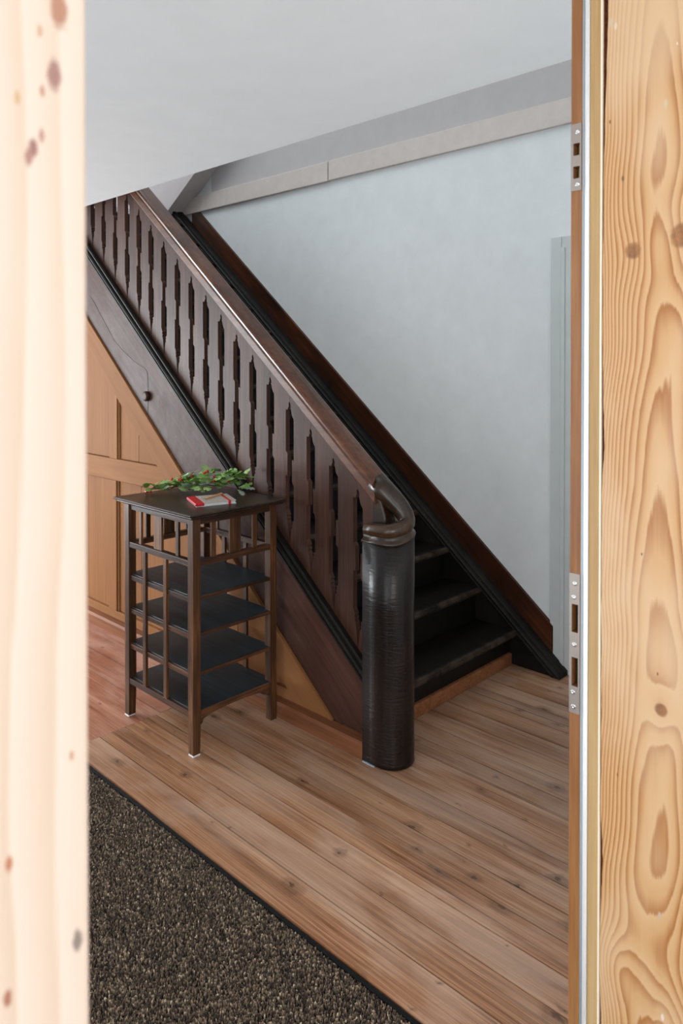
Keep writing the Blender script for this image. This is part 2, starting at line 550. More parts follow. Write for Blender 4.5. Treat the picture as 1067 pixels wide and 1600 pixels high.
# front wall of the hall with a window and a glazed door opening
w = MB()
for b in [(XL, -4.8, 0, HC), (-4.8, -3.3, 0, .8), (-4.8, -3.3, 2.3, HC), (-3.3, -1.65, 0, HC), (-1.65, -.75, 2.1, HC), (-1.65, -.75, 0, .15), (-.75, -.57, 0, HC)]:
    w.box(b[0], b[1], -1.16, -1.0, b[2], b[3])
tag(w.build('wall_front', sh), 'white plaster front wall of the hall with window openings', 'wall', kind='structure')
wd = empty('window_1', (-4.05, -1.08, .8), 'white framed window in the front wall of the hall', 'window', kind='structure')
for x in (-4.78, -4.05, -3.32):
    box('window_frame', (x - .02, x + .02, -1.11, -1.06, .8, 2.3), M['glass'], wd)
for z in (.82, 2.28):
    box('window_frame', (-4.76, -3.34, -1.105, -1.065, z - .02, z + .02), M['glass'], wd)
wd = empty('window_3', (XL - .05, .25, .2), 'tall white framed glazing at the left end of the hall', 'window', kind='structure')
for y in (-.83, .25, 1.33):
    box('window_frame', (XL - .07, XL - .02, y - .02, y + .02, .2, 2.3), M['glass'], wd)
for z in (.22, 2.28):
    box('window_frame', (XL - .065, XL - .025, -.81, 1.31, z - .02, z + .02), M['glass'], wd)
wd = empty('window_2', (-1.2, -1.08, .15), 'tall white framed entrance glazing in the hall near the doorway', 'window', kind='structure')
for x in (-1.63, -.77):
    box('window_frame', (x - .02, x + .02, -1.11, -1.06, .15, 2.1), M['glass'], wd)
for z in (.17, 2.08):
    box('window_frame', (-1.61, -.79, -1.105, -1.065, z - .02, z + .02), M['glass'], wd)
# wall with the doorway we look through
w = MB()
w.box(-.57, -.40, -2.0, .105, 0, 2.6).box(-.57, -.40, 1.20, YW, 0, 2.6).box(-.57, -.40, .105, 1.20, 2.30, 2.6)
w.box(-.57, -.45, -1.16, YW, 2.6, ZT)
tag(w.build('wall_right', sh), 'white plaster wall holding the wooden doorway', 'wall', kind='structure')
# hall ceiling and storey above
w = MB()
w.box(XL, -.57, -1.16, YC, HC, HC + .30).box(XL, -5.25, YC, YW, HC + .05, HC + .30)
tag(w.build('ceiling', M['ceiling'], bevel=.004), 'smooth white hall ceiling ending at the open stairwell', 'ceiling', kind='structure')
w = MB()
w.box(XL, -5.7, -1.16, YW, ZT, ZT + .1).box(-3.7, -.45, -1.16, YW, ZT, ZT + .1).box(-5.7, -3.7, -1.16, -.3, ZT, ZT + .1).box(-5.7, -3.7, 2.2, YW, ZT, ZT + .1)
w.box(XL, -.57, -1.16, -1.06, HC + .3, ZT)
tag(w.build('ceiling_upper', M['ceiling']), 'unseen white attic ceiling, its rooflight added to light the stair wall', 'ceiling', kind='structure')
# sloping boxed brace at the head of the stairs
pk = [(-5.28, 2.536), (-3.9, 3.416), (-3.9, 4.5), (-7.0, 4.5), (-7.0, 2.8), (-5.28, 2.8)]
tag(MB().prism(pk, 1, 3.237, YW - .001).build('trim_1', M['pinkpaint']), 'warm white boxed slope over the top of the stairs', 'trim', kind='structure')
tag(box('wall_shade_sheet', (-4.62, -.58, YW - .006, YW - .001, 2.83, 3.6), M['upper_wall_shade']), 'upper stair wall above the beige beam, its shade painted in grey', 'trim', kind='structure')  # thin grey sheet over the plaster, standing in for shade
# painted beam along the head of the stair wall: two lengths with a joint
bm_ = empty('trim_2', (-3.0, YW - .02, 2.70), 'pale beige painted beam along the top of the stair wall', 'beam', kind='structure')
box('beam_board', (-3.347, -.58, YW - .022, YW, 2.703, 2.828), M['beampaint'], bm_, bevel=.003)
box('beam_board', (-4.99, -3.353, YW - .025, YW, 2.70, 2.825), M['beampaint'], bm_, bevel=.003)

# painted door in the stair wall, mostly behind the jamb
dr = empty('door_2', (-1.3, YW, 0), 'pale grey painted door casing in the stair wall', 'door', kind='structure')
cx0 = -1.79
for (a, b, d) in [(0, .055, .018), (.055, .075, .024), (.075, .105, .018)]:
    box('casing', (cx0 + a, cx0 + b, YW - d, YW, 0, 2.155 - a), M['greypaint'], dr, bevel=.002)
box('casing_head', (cx0 + .056, -.62, YW - .016, YW, 2.075, 2.155), M['greypaint'], dr, bevel=.002)
box('door_leaf', (cx0 + .105, -.80, YW - .006, YW, 0.01, 2.05), M['greypaint'], dr)

# ------------------------------------------------------------------ floor
fl = box('floor', (XL, -.20, -2.0, YW, -.09, -.022), M['subfloor'])
tag(fl, 'old pine plank floor of the stair hall', 'floor', kind='structure')
ylines = [1.36, 1.485, 1.60, 1.708, 1.808, 1.905, 2.002, 2.096, 2.20, 2.30, 2.395, 2.50, 2.62, 2.73, 2.84, 2.955, 3.06, 3.162, 3.275, YW]


def plank(x0, x1, y0, y1, mat, top=0.0):
    g = 0.0021
    d = random.uniform(0, .0012)
    return box('plank', (x0 + g, x1 - g, y0 + g, y1 - g, -.022, top - d), mat, fl)


for i in range(len(ylines) - 1):
    y0, y1 = ylines[i], ylines[i + 1]
    x0 = -2.80 if y0 < 2.15 else -2.15
    plank(x0, -.20, y0, y1, M['floor'])
plank(-7.1, -2.80, 1.775, 2.15, M['floor_red'])
plank(-7.1, -2.80, 1.36, 1.775, M['floor_red'], -.001)
# room we stand in
box('plank', (-.199, 3.0, -1.9, 1.6, -.022, -.001), M['floor'], fl)

# ------------------------------------------------------------------ entrance mat
mat_e = empty('entrance_mat', (-2.2, .5, -.02), 'brown and black loop pile entrance mat sunk into the floor', 'mat')
box('backing', (-6.3, -.21, -.95, 1.355, -.021, -.012), M['matback'], mat_e)
box('edge_strip', (-6.3, -.21, 1.344, 1.356, -.012, -.004), M['matedge'], mat_e)


def pile():
    sp = .0058
    xs = np.arange(-3.9, -.6, sp)
    ys = np.arange(.15, 1.342, sp * .87)
    X, Y = np.meshgrid(xs, ys)
    rng = np.random.default_rng(3)
    X = X + (np.arange(len(ys)) % 2)[:, None] * sp / 2
    X = (X + rng.uniform(-.0018, .0018, X.shape)).ravel()
    Y = (Y + rng.uniform(-.0018, .0018, Y.shape)).ravel()
    n = len(X)
    r = rng.uniform(.0023, .0034, n)
    h = rng.uniform(.006, .012, n)
    th = rng.uniform(0, PI, n)
    el = rng.uniform(1.0, 1.6, n)
    k = 4
    ang = np.arange(k) * 2 * PI / k
    ca, sa = np.cos(ang), np.sin(ang)
    V = np.zeros((n, k * 2 + 1, 3))
    for ring, (rr, hh) in enumerate([(1.0, 0.0), (0.82, 0.72)]):
        lx = r[:, None] * rr * ca[None, :] * el[:, None]
        ly = r[:, None] * rr * sa[None, :] / el[:, None]
        V[:, ring * k:(ring + 1) * k, 0] = X[:, None] + lx * np.cos(th)[:, None] - ly * np.sin(th)[:, None]
        V[:, ring * k:(ring + 1) * k, 1] = Y[:, None] + lx * np.sin(th)[:, None] + ly * np.cos(th)[:, None]
        V[:, ring * k:(ring + 1) * k, 2] = -.013 + h[:, None] * hh
    V[:, 2 * k, 0] = X
    V[:, 2 * k, 1] = Y
    V[:, 2 * k, 2] = -.013 + h
    tri = []
    for i in range(k):
        j = (i + 1) % k
        tri += [(i, j, k + j), (i, k + j, k + i), (k + i, k + j, 2 * k)]
    tri = np.array(tri)
    F = (tri[None] + (np.arange(n) * (2 * k + 1))[:, None, None]).reshape(-1, 3)
    me = bpy.data.meshes.new('pile')
    me.vertices.add(n * (2 * k + 1))
    org = np.array([-2.0, .6, 0])
    me.vertices.foreach_set('co', (V.reshape(-1, 3) - org).ravel())
    me.loops.add(len(F) * 3)
    me.loops.foreach_set('vertex_index', F.ravel().astype(np.int32))
    me.polygons.add(len(F))
    me.polygons.foreach_set('loop_start', np.arange(len(F), dtype=np.int32) * 3)
    me.polygons.foreach_set('use_smooth', np.ones(len(F), dtype=bool))
    me.update()
    pal = np.array([srgb(c) for c in ('#3b322d', '#52463d', '#6b5b4d', '#83705e', '#9f8a73', '#c2ae95')])
    pick = rng.choice(6, n, p=[.18, .27, .27, .17, .08, .03])
    colr = np.repeat(pal[pick], 2 * k + 1, axis=0)
    at = me.color_attributes.new('yarn', 'FLOAT_COLOR', 'POINT')
    at.data.foreach_set('color', colr.ravel())
    t = NT('mat_yarn', 0.85, 0.2)
    a = t.n('ShaderNodeAttribute')
    a.attribute_name = 'yarn'
    t.base(a.outputs['Color'])
    me.materials.append(t.m)
    o = bpy.data.objects.new('pile', me)
    COL.objects.link(o)
    place(o, org, mat_e)
    o['kind'] = 'stuff'


pile()

# ------------------------------------------------------------------ staircase
RUN, RISE = .2095, .1745
X1, Z1 = -1.924, .180


def mould(x):
    return 1.0286 + .846 * (-2.740 - x)


def railz(x):
    return 1.7006 + .822 * (-2.757 - x)


def sbot(x):
    return .329 + .838 * (-2.42 - x)


def warris(x):      # top front arris of the wall stringer
    return .020 + .824 * (-1.706 - x)


st = empty('staircase', (-3.2, 2.7, 0), 'dark stained wooden staircase with sawn board balusters climbing left', 'staircase')
YS0, YS1 = 2.16, 3.30
for i in range(15):
    x, z = X1 - i * RUN, Z1 + i * RISE
    xb = x - RUN - .05
    prof = [(x, z - .016), (x - .006, z - .004), (x - .016, z), (xb, z), (xb, z - .032), (x - .012, z - .032), (x - .003, z - .026)]
    MB().prism(prof, 1, YS0 + .05, YS1).build('tread', M['treadwood'], st)
    zb = .062 if i == 0 else z - RISE
    box('riser', (x - .070, x - .047, YS0 + .05, YS1, zb, z - .032), M['riserwood'], st)
box('plinth', (-1.997, -1.955, 2.20, 3.29, 0, .060), M['skirtpine'], st, bevel=.004)

# outer stringer with moulded top edge
xa, xb = -1.86, -5.25
sp = [(xa, mould(xa) - .07), (xb, mould(xb) - .07), (xb, sbot(xb)), (-2.105, .064), (xa, .064)]
MB().prism(sp, 1, 2.155, 2.215).build('stringer', M['stringerwood'], st, bevel=.002)
prof = [(2.150, -.085), (2.143, -.080), (2.143, -.070), (2.150, -.066), (2.150, -.058), (2.138, -.052), (2.134, -.042), (2.138, -.032),
        (2.148, -.028), (2.148, -.020), (2.142, -.016), (2.140, -.008), (2.146, 0.0), (2.222, 0.0), (2.222, -.085)]
MB().loft([[(x, y, mould(x) + z) for y, z in prof] for x in (-1.87, -3.0, -4.2, xb)], smooth=False).build('stringer_moulding', M['blackwood'], st)
# knob-like peg in the stringer
kx, kz = -3.526, 1.352
MB().loft([[(kx + r * math.cos(a), y, kz + r * math.sin(a)) for a in np.linspace(0, 2 * PI, 20, endpoint=False)]
           for r, y in [(.027, 2.156), (.028, 2.145), (.026, 2.139), (.012, 2.138)]]).build('peg', M['stringerwood'], st)
# old repair let into the lower edge of the stringer
cv = [(-4.163, 1.936), (-4.108, 1.894), (-4.054, 1.839), (-3.964, 1.752), (-3.870, 1.657), (-3.764, 1.594), (-3.648, 1.536), (-3.549, 1.505), (-3.523, 1.481), (-3.517, 1.419), (-3.518, 1.332)]
MB().prism(cv + [(x, sbot(x) + .004) for x, z in cv[::-1]], 1, 2.1538, 2.157).build('repair_patch', M['stringerwood'], st)
# board balusters between sawn slots
slots = [-4.148, -4.017, -3.884, -3.752, -3.627, -3.505, -3.380, -3.254, -3.130, -3.007, -2.884, -2.764, -2.645, -2.522, -2.393, -2.260, -2.125, -1.988]
slots = [-4.148 - .131 * k for k in range(7, 0, -1)] + slots
# half width of the slot against the fraction of height under the rail
SP = [(0.0, .0006), (.076, .0006), (.079, .004), (.088, .0068), (.100, .0068), (.108, .0045), (.113, .008), (.122, .010), (.135, .012), (.145, .0165), (.150, .025), (.16, .026),
      (.42, .026), (.423, .016), (.43, .0145), (.57, .0145), (.577, .026), (.80, .026), (.81, .021), (.82, .015), (.832, .020), (.844, .014), (.856, .0185),
      (.870, .012), (.90, .0085), (.94, .005), (.975, .0015), (1.0, .0006)]


def side(xc, sgn):
    pts = []
    for f, wv in SP:
        x = xc + sgn * wv
        hi, lo = railz(x) + .012, mould(x) - .004
        pts.append((x, hi + (lo - hi) * f))
    return pts


def baluster(xl, xr):
    if xl is None:
        L = [(xr - .12, railz(xr - .12) + .012), (xr - .12, mould(xr - .12) - .004)]
    else:
        L = side(xl, 1)
    if xr is None:
        R = [(xl + .10, railz(xl + .10) + .012), (xl + .10, mould(xl + .10) - .004)]
    else:
        R = side(xr, -1)
    poly = L + R[::-1]
    return MB().prism(poly, 1, 2.168, 2.191).build('baluster', M['stairwood'], st)


for i in range(len(slots) + 1):
    baluster(slots[i - 1] if i > 0 else None, slots[i] if i < len(slots) else None)

# handrail
rp = [(2.160, .000), (2.152, .003), (2.149, .010), (2.149, .050), (2.153, .056), (2.147, .062), (2.141, .070), (2.139, .080), (2.142, .090), (2.150, .098), (2.160, .101),
      (2.190, .104), (2.218, .102), (2.232, .095), (2.237, .080), (2.230, .060), (2.226, .030), (2.222, .000)]
MB().loft([[(x, y, railz(x) + z) for y, z in rp] for x in (-1.885, -2.6, -3.4, -4.2, -5.2)], smooth=False).build('handrail', M['railwood'], st, bevel=.003)

# newel: half-round ended post, its cap a turned-back end of the rail
ncx, ncy, nr = -1.822, 2.182, .086


def nprof(r, xl=-1.899, n=18):
    pts = [(xl, ncy - r)]
    pts += [(ncx + r * math.cos(a), ncy + r * math.sin(a)) for a in np.linspace(-PI / 2, PI / 2, n)]
    pts += [(xl, ncy + r)]
    return pts


def ntilt(y):      # the cap climbs towards the back
    return .030 * max(0.0, (y - 2.12)) / .12


nw = MB().loft([[(x, y, z + (ntilt(y) if z > .7 else 0)) for x, y in nprof(r)] for r, z in [(.086, .004), (.088, .010), (.086, .022), (.086, .60), (.086, .846)]]).build('newel_post', M['newelwood'], st)
box('shim', (-1.895, -1.835, 2.090, 2.12, .0002, .0036), M['seal_grey'], nw)
MB().loft([[(x, y, z + ntilt(y)) for x, y in nprof(r, -1.899 - (.003 if r > .085 else 0))] for r, z in
           [(.086, .8462), (.090, .848), (.0905, .853), (.088, .857), (.081, .862), (.078, .868), (.078, .885)]]).build('cap_moulding', M['capwood'], nw)
path = [(-1.899, 2.121, .893), (-1.86, 2.121, .894), (-1.822, 2.121, .896)]
for a in np.linspace(-70, 20, 8):
    path.append((ncx + .061 * math.cos(math.radians(a)), ncy + .061 * math.sin(math.radians(a)), .897 + .022 * ((a + 70) / 90) ** 1.3))
path += [(-1.773, 2.212, .932), (-1.787, 2.217, .950), (-1.808, 2.214, .974), (-1.838, 2.204, 1.004), (-1.872, 2.194, 1.034), (-1.91, 2.19, 1.066)]
rad = [.024, .0265, .0275] + [.0285] * 7 + [.030, .032, .035, .038, .042, .045, .046]
MB().tube(path, rad, 16).build('cap_volute', M['capwood'], nw)
box('cap_core', (-1.895, -1.80, 2.135, 2.235, .860, .915), M['blackwood'], nw, bevel=.006)
MB().prism([(-1.905, .86), (-1.828, .86), (-1.838, .935), (-1.860, railz(-1.860) + .035), (-1.905, railz(-1.905) + .05)], 1, 2.160, 2.222).build('rail_end_block', M['capwood'], nw, bevel=.006)

# wall stringer with moulded cap and a brown board against the wall
xe = -5.02
wp = [(-1.695, 0.002), (-1.706, .014), (xe, warris(xe) - .04), (xe, warris(xe) - .36), (-2.20, .002)]
MB().prism(wp, 1, 3.297, 3.371).build('wall_stringer', M['blackwood'], st)
cp = [(3.300, -.055), (3.290, -.048), (3.287, -.036), (3.292, -.028), (3.284, -.020), (3.282, -.008), (3.288, 0.0), (3.300, .003), (3.318, -.004), (3.330, .004), (3.345, .010), (3.371, .012), (3.371, -.055)]
MB().loft([[(x, y, max(.001, warris(x) + z)) for y, z in cp] for x in (-1.694, -1.74, -2.6, -3.6, xe)], smooth=False).build('wall_stringer_cap', M['blackwood'], st)


def wboard(x):
    return .215 + .828 * (-1.765 - x)


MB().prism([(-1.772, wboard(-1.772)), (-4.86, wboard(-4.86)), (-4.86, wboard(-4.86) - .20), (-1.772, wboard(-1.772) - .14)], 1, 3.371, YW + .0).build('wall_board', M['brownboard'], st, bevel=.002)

# ------------------------------------------------------------------ panelling under the stairs
pn = empty('stair_panelling', (-3.4, 2.16, 0), 'honey brown pine panelling filling the space under the stairs', 'panelling')
FY, BY = 2.146, 2.172


def drail_lo(x):
    return sbot(x) - .172


MB().prism([(-2.112, .066), (-2.33, .066), (-5.2, drail_lo(-5.2)), (-5.2, sbot(-5.2) - .004), (-2.112, sbot(-2.112) - .004)], 1, FY, BY).build('diagonal_rail', M['panelpine_d'], pn, bevel=.003)
MB().prism([(-2.105, sbot(-2.105) - .006), (-5.2, sbot(-5.2) - .006), (-5.2, sbot(-5.2) - .022), (-2.13, sbot(-2.13) - .022), (-2.118, .067)], 1, FY - .003, FY + .004).build('edge_bead', M['panelpine_d'], pn, bevel=.003)


def xd(z):      # where the diagonal rail's lower edge is at height z
    return -2.42 - (z + .172 - .329) / .838


mr0, mr1 = .858, .982
MB().prism([(-5.2, mr0), (xd(mr0) , mr0), (xd(mr1), mr1), (-5.2, mr1)], 1, FY + .001, BY).build('middle_rail', M['panelpine_h'], pn, bevel=.003)
MB().prism([(-5.2, .06), (xd(.06), .06), (xd(.108), .108), (-5.2, .108)], 1, FY + .001, BY).build('bottom_rail', M['panelpine_h'], pn, bevel=.003)
for (sx0, sx1, za, zb) in [(-3.925, -3.835, mr1, None), (-3.935, -3.845, .108, mr0), (-4.80, -4.70, mr1, None), (-4.80, -4.70, .108, mr0), (-3.12, -3.03, .108, None)]:
    t0 = zb if zb else drail_lo(sx0)
    t1 = zb if zb else drail_lo(sx1)
    MB().prism([(sx0, za), (sx1, za), (sx1, t1), (sx0, t0)], 1, FY + .001, BY).build('stile', M['panelpine'], pn, bevel=.003)
    MB().prism([(sx1, za), (sx1 + .016, za), (sx1 + .016, t1 - (0 if zb else .014)), (sx1, t1)], 1, FY + .008, BY).build('stile_moulding', M['panelpine'], pn, bevel=.005)
# raised boards of the panels
for (a, b, za, top) in [(-4.70, -4.32, mr1, None), (-4.32, -3.925, mr1, None), (-3.82, -3.625, mr1, None), (-3.625, -3.42, mr1, None),
                        (-4.70, -4.20, .108, mr0), (-4.20, -3.935, .108, mr0), (-3.83, -3.60, .108, mr0), (-3.60, -3.38, .108, mr0), (-3.38, -3.12, .108, None),
                        (-3.015, -2.75, .108, None), (-2.75, -2.40, .108, None)]:
    a, b = a + .0012, b - .0012
    t0 = top - .003 if top else drail_lo(a) - .005
    t1 = top - .003 if top else drail_lo(b) - .005
    za += .003
    t0 = min(t0, mr0) if za < .5 else t0
    t1 = min(t1, mr0) if za < .5 else t1
    if t1 < za:
        poly = [(a, za), (xd(za) - .008, za), (a, t0)]
    else:
        poly = [(a, za), (b, za), (b, t1), (a, t0)]
    MB().prism(poly, 1, FY + .016, BY + .004).build('panel_board', M['panelpine'], pn, bevel=.001, segs=1)
MB().prism([(-5.2, .066), (-2.34, .066), (-5.2, drail_lo(-5.2) + .02)], 1, BY + .006, BY + .012).build('backing', M['subfloor'], pn)
bs = MB().prism([(2.100, 0), (2.100, .052), (2.108, .064), (2.152, .066), (2.152, 0)], 0, -5.2, -1.90).build('baseboard_stair', M['skirtpine'])
tag(bs, 'reddish brown skirting board at the foot of the stair panelling', 'skirting', kind='structure')

# ------------------------------------------------------------------ shelf table
TX0, TX1, TY0, TY1, TZ = -2.897, -2.385, 1.656, 2.085, .952
tb = empty('shelf_table', ((TX0 + TX1) / 2, (TY0 + TY1) / 2, 0), 'tall square dark oak slatted table with four open shelves', 'table')
MB().loft([[(x, y, z) for x, y in [(TX0 - e, TY0 - e), (TX1 + e, TY0 - e), (TX1 + e, TY1 + min(e, .024)), (TX0 - e, TY1 + min(e, .024))]] for e, z in
           [(.016, TZ - .022), (.024, TZ - .016), (.022, TZ - .013), (.034, TZ - .008), (.036, TZ - .003), (.032, TZ)]], smooth=False).build('table_top', M['tabletop'], tb, bevel=.0015)
LW = .036
legs = [(TX1, TY0, -1, 1), (TX0, TY0, 1, 1), (TX1, TY1, -1, -1), (TX0, TY1, 1, -1)]
for (x, y, sx, sy) in legs:
    rings = []
    for z, wd_ in [(.006, .033), (.14, LW), (TZ - .022, LW)]:
        rings.append([(x, y, z), (x + sx * wd_, y, z), (x + sx * wd_, y + sy * wd_, z), (x, y + sy * wd_, z)])
    lg = MB().loft(rings, smooth=False).build('leg', M['tablewood'], tb, bevel=.0015)
    if not (sx < 0 and sy < 0):
        box('foot_pad', (x - sx * .001, x + sx * .031, y - sy * .001, y + sy * .031, 0.0004, .006), M['whitepad'], lg)
xi0, xi1, yi0, yi1 = TX0 + LW, TX1 - LW, TY0 + LW, TY1 - LW
R2A, R2B = .738, .762
for (y, s) in ((TY0, 1), (TY1, -1)):      # rails of the slatted sides
    box('top_rail', (xi0, xi1, y + s * .006, y + s * .026, TZ - .050, TZ - .022), M['tablewood_x'], tb, bevel=.001)
    box('middle_rail', (xi0, xi1, y + s * .002, y + s * .030, R2A, R2B), M['tablewood_x'], tb, bevel=.0015)
    box('bottom_rail', (xi0, xi1, y + s * .002, y + s * .028, .146, .170), M['tablewood_x'], tb, bevel=.0015)
    for f, wv in ((.17, .020), (.48, .058), (.80, .020)):
        c = xi0 + f * (xi1 - xi0)
        box('slat', (c - wv / 2, c + wv / 2, y + s * .010, y + s * .020, R2B, TZ - .050), M['tablewood'], tb, bevel=.001)
    for f in (.27, .625):
        c = xi0 + f * (xi1 - xi0)
        box('long_slat', (c - .0115, c + .0115, y + s * .002, y + s * .014, .170, R2A), M['tablewood'], tb, bevel=.001)
for (x, s) in ((TX1, -1), (TX0, 1)):
    box('top_rail', (x + s * .006, x + s * .026, yi0, yi1, TZ - .050, TZ - .022), M['tablewood_y'], tb, bevel=.001)
    box('middle_rail', (x + s * .004, x + s * .030, yi0, yi1, R2A, R2B), M['tablewood_y'], tb, bevel=.0015)
    for f, wv in ((.20, .022), (.50, .056), (.79, .022)):
        c = yi0 + f * (yi1 - yi0)
        box('slat', (x + s * .010, x + s * .020, c - wv / 2, c + wv / 2, R2B, TZ - .050), M['tablewood'], tb, bevel=.001)
    ap = [(yi0, .170), (yi1, .170), (yi1, .112)] + [(yi1 - .012 - (yi1 - yi0 - .024) * (1 - k / 10) * 0 - (yi1 - yi0 - .024) * (1 - math.cos(PI * k / 10)) / 2,
          .118 + .030 * math.sin(PI * k / 10) ** .6) for k in range(11)] + [(yi0, .112)]
    MB().prism(ap, 0, x + s * .008, x + s * .026).build('apron', M['tablewood_y'], tb)
for z in (.621, .477, .323, .174):
    last = z < .2
    sh_ = box('shelf', (TX0 + .012, TX1 - .010, TY0 + .016, TY1 - .016, z - .013, z), M['shelf'], tb, bevel=.002)
    if not last:
        for (y, s) in ((TY0, 1), (TY1, -1)):
            box('shelf_rail', (xi0, xi1, y + s * .008, y + s * .022, z - .026, z - .005), M['tablewood_x'], sh_, bevel=.0015)
        box('shelf_lip', (TX1 - .010, TX1 - .004, yi0, yi1, z - .014, z - .001), M['tablewood_y'], sh_, bevel=.001)


# ------------------------------------------------------------------ things on the table
def bez(pts, n=8):
    out = []
    p = [Vector(q) for q in pts]
    for i in range(len(p) - 1):
        a, b, c, d = p[max(i - 1, 0)], p[i], p[i + 1], p[min(i + 2, len(p) - 1)]
        for k in range(n):
            t = k / n
            out.append(0.5 * ((2 * b) + (c - a) * t + (2 * a - 5 * b + 4 * c - d) * t * t + (3 * b - a - 3 * c + d) * t ** 3))
    out.append(p[-1])
    return out


def leaf_mesh(name, seed, mat):
    """lobed leaf with a folded midrib, lying in its x-y plane with the stalk at the origin"""
    rng = random.Random(seed)
    half = [(0.0, 0.02), (.10, .05), (.20, .20), (.28, .30), (.34, .17), (.40, .16), (.50, .36), (.60, .40), (.64, .20), (.70, .17), (.80, .27), (.88, .22), (.94, .10), (1.0, 0.0)]
    vs, fs = [], []
    for (x, y) in half:
        j = rng.uniform(.9, 1.1)
        zc = -.18 * x * x
        vs += [(x, y * j, zc + .10 * y + rng.uniform(-.02, .02)), (x, 0, zc), (x, -y * j, zc + .10 * y + rng.uniform(-.02, .02))]
    for k in range(len(half) - 1):
        a = 3 * k
        fs += [(a, a + 1, a + 4, a + 3), (a + 1, a + 2, a + 5, a + 4)]
    n = len(vs)
    vs2 = vs + [(x, y, z - .015) for x, y, z in vs]
    fs2 = fs + [tuple(n + i for i in reversed(f)) for f in fs]
    me = bpy.data.meshes.new(name)
    me.from_pydata(vs2, [], fs2)
    me.polygons.foreach_set('use_smooth', [True] * len(fs2))
    me.materials.append(mat)
    return me


br = empty('berry_branch', (-2.72, 1.98, TZ), 'leafy green branch with red berries lying on the table top', 'branch')
stems = [
    ([(-2.96, 1.77, TZ + .012), (-2.90, 1.80, TZ + .018), (-2.84, 1.86, TZ + .025), (-2.76, 1.93, TZ + .035), (-2.66, 2.02, TZ + .030), (-2.56, 2.09, TZ + .012)], .0028),
    ([(-2.86, 1.84, TZ + .022), (-2.84, 1.92, TZ + .045), (-2.80, 1.97, TZ + .055)], .0018),
    ([(-2.76, 1.93, TZ + .035), (-2.76, 1.99, TZ + .070), (-2.74, 2.03, TZ + .085)], .0018),
    ([(-2.72, 1.97, TZ + .033), (-2.66, 2.00, TZ + .060), (-2.60, 2.01, TZ + .065)], .0018),
    ([(-2.66, 2.02, TZ + .030), (-2.62, 2.06, TZ + .055), (-2.58, 2.09, TZ + .070)], .0016),
    ([(-2.82, 1.88, TZ + .025), (-2.76, 1.88, TZ + .020), (-2.68, 1.92, TZ + .014)], .0016),
]
anchors = []
def shrink(p):
    return (-2.745 + (p[0] + 2.745) * .84, 1.945 + (p[1] - 1.945) * .84, p[2])


for pts, r in stems:
    c = bez([shrink(p) for p in pts], 6)
    MB().tube(c, [r * (1 - .5 * i / len(c)) for i in range(len(c))], 6).build('stem', M['twig'], br)
    anchors += [(c[i], (c[min(i + 1, len(c) - 1)] - c[max(0, i - 1)]).normalized()) for i in range(len(c))]
lm = [leaf_mesh('leaf', 1, M['leaf']), leaf_mesh('leaf', 2, M['leaf2']), leaf_mesh('leaf', 3, M['leaf']), leaf_mesh('leaf', 4, M['leaf3'])]
rng = random.Random(11)
for k in range(125):
    p, d = anchors[rng.randrange(len(anchors))]
    o = bpy.data.objects.new('leaf', lm[rng.choices(range(4), [4, 5, 3, 1.6])[0]])
    COL.objects.link(o)
    q = Vector(p) + Vector((rng.uniform(-.02, .02), rng.uniform(-.02, .02), rng.uniform(-.004, .022)))
    q.z = max(q.z, TZ + .014)
    q.y = min(q.y, 2.10)
    place(o, q, br)
    yaw = math.atan2(d.y, d.x) + rng.choice((-1, 1)) * rng.uniform(.3, 1.6)
    o.rotation_euler = (rng.uniform(-.6, .6), rng.uniform(-.7, .05), yaw)
    sc = rng.uniform(.042, .072)
    o.scale = (sc, sc, sc)
bme = bpy.data.meshes.new('berry')
b_ = bmesh.new()
bmesh.ops.create_icosphere(b_, subdivisions=2, radius=.0068)
b_.to_mesh(bme)
b_.free()
bme.polygons.foreach_set('use_smooth', [True] * len(bme.polygons))
bme.materials.append(M['berry'])
bsp = [(-2.925, 1.745, .008), (-2.908, 1.758, .008), (-2.915, 1.742, .010), (-2.86, 1.86, .045), (-2.835, 1.885, .040), (-2.82, 1.89, .040), (-2.80, 1.95, .055), (-2.74, 1.985, .072),
       (-2.735, 2.0, .078), (-2.72, 2.03, .075), (-2.70, 2.02, .055), (-2.60, 2.04, .045), (-2.68, 2.0, .040), (-2.84, 1.90, .050), (-2.78, 1.93, .060)]
for (x, y, z) in bsp:
    o = bpy.data.objects.new('berry', bme)
    COL.objects.link(o)
    x, y, _ = shrink((x, y, 0))
    place(o, (x, y - .012, TZ + z + (.014 if z > .03 else 0)), br)


# notebook: corners measured on the table top
def quad_box(name, pts, z0, z1, mat, parent=None, bevel=.001):
    return MB().prism(pts, 2, z0, z1).build(name, mat, parent, bevel)


A, B, Cc, D = Vector((-2.632, 1.80)), Vector((-2.475, 1.735)), Vector((-2.425, 1.90)), Vector((-2.575, 1.965))


def nb(u, v):      # u along the spine, v away from it
    p = (A * (1 - u) + B * u) * (1 - v) + (D * (1 - u) + Cc * u) * v
    return (p.x, p.y)


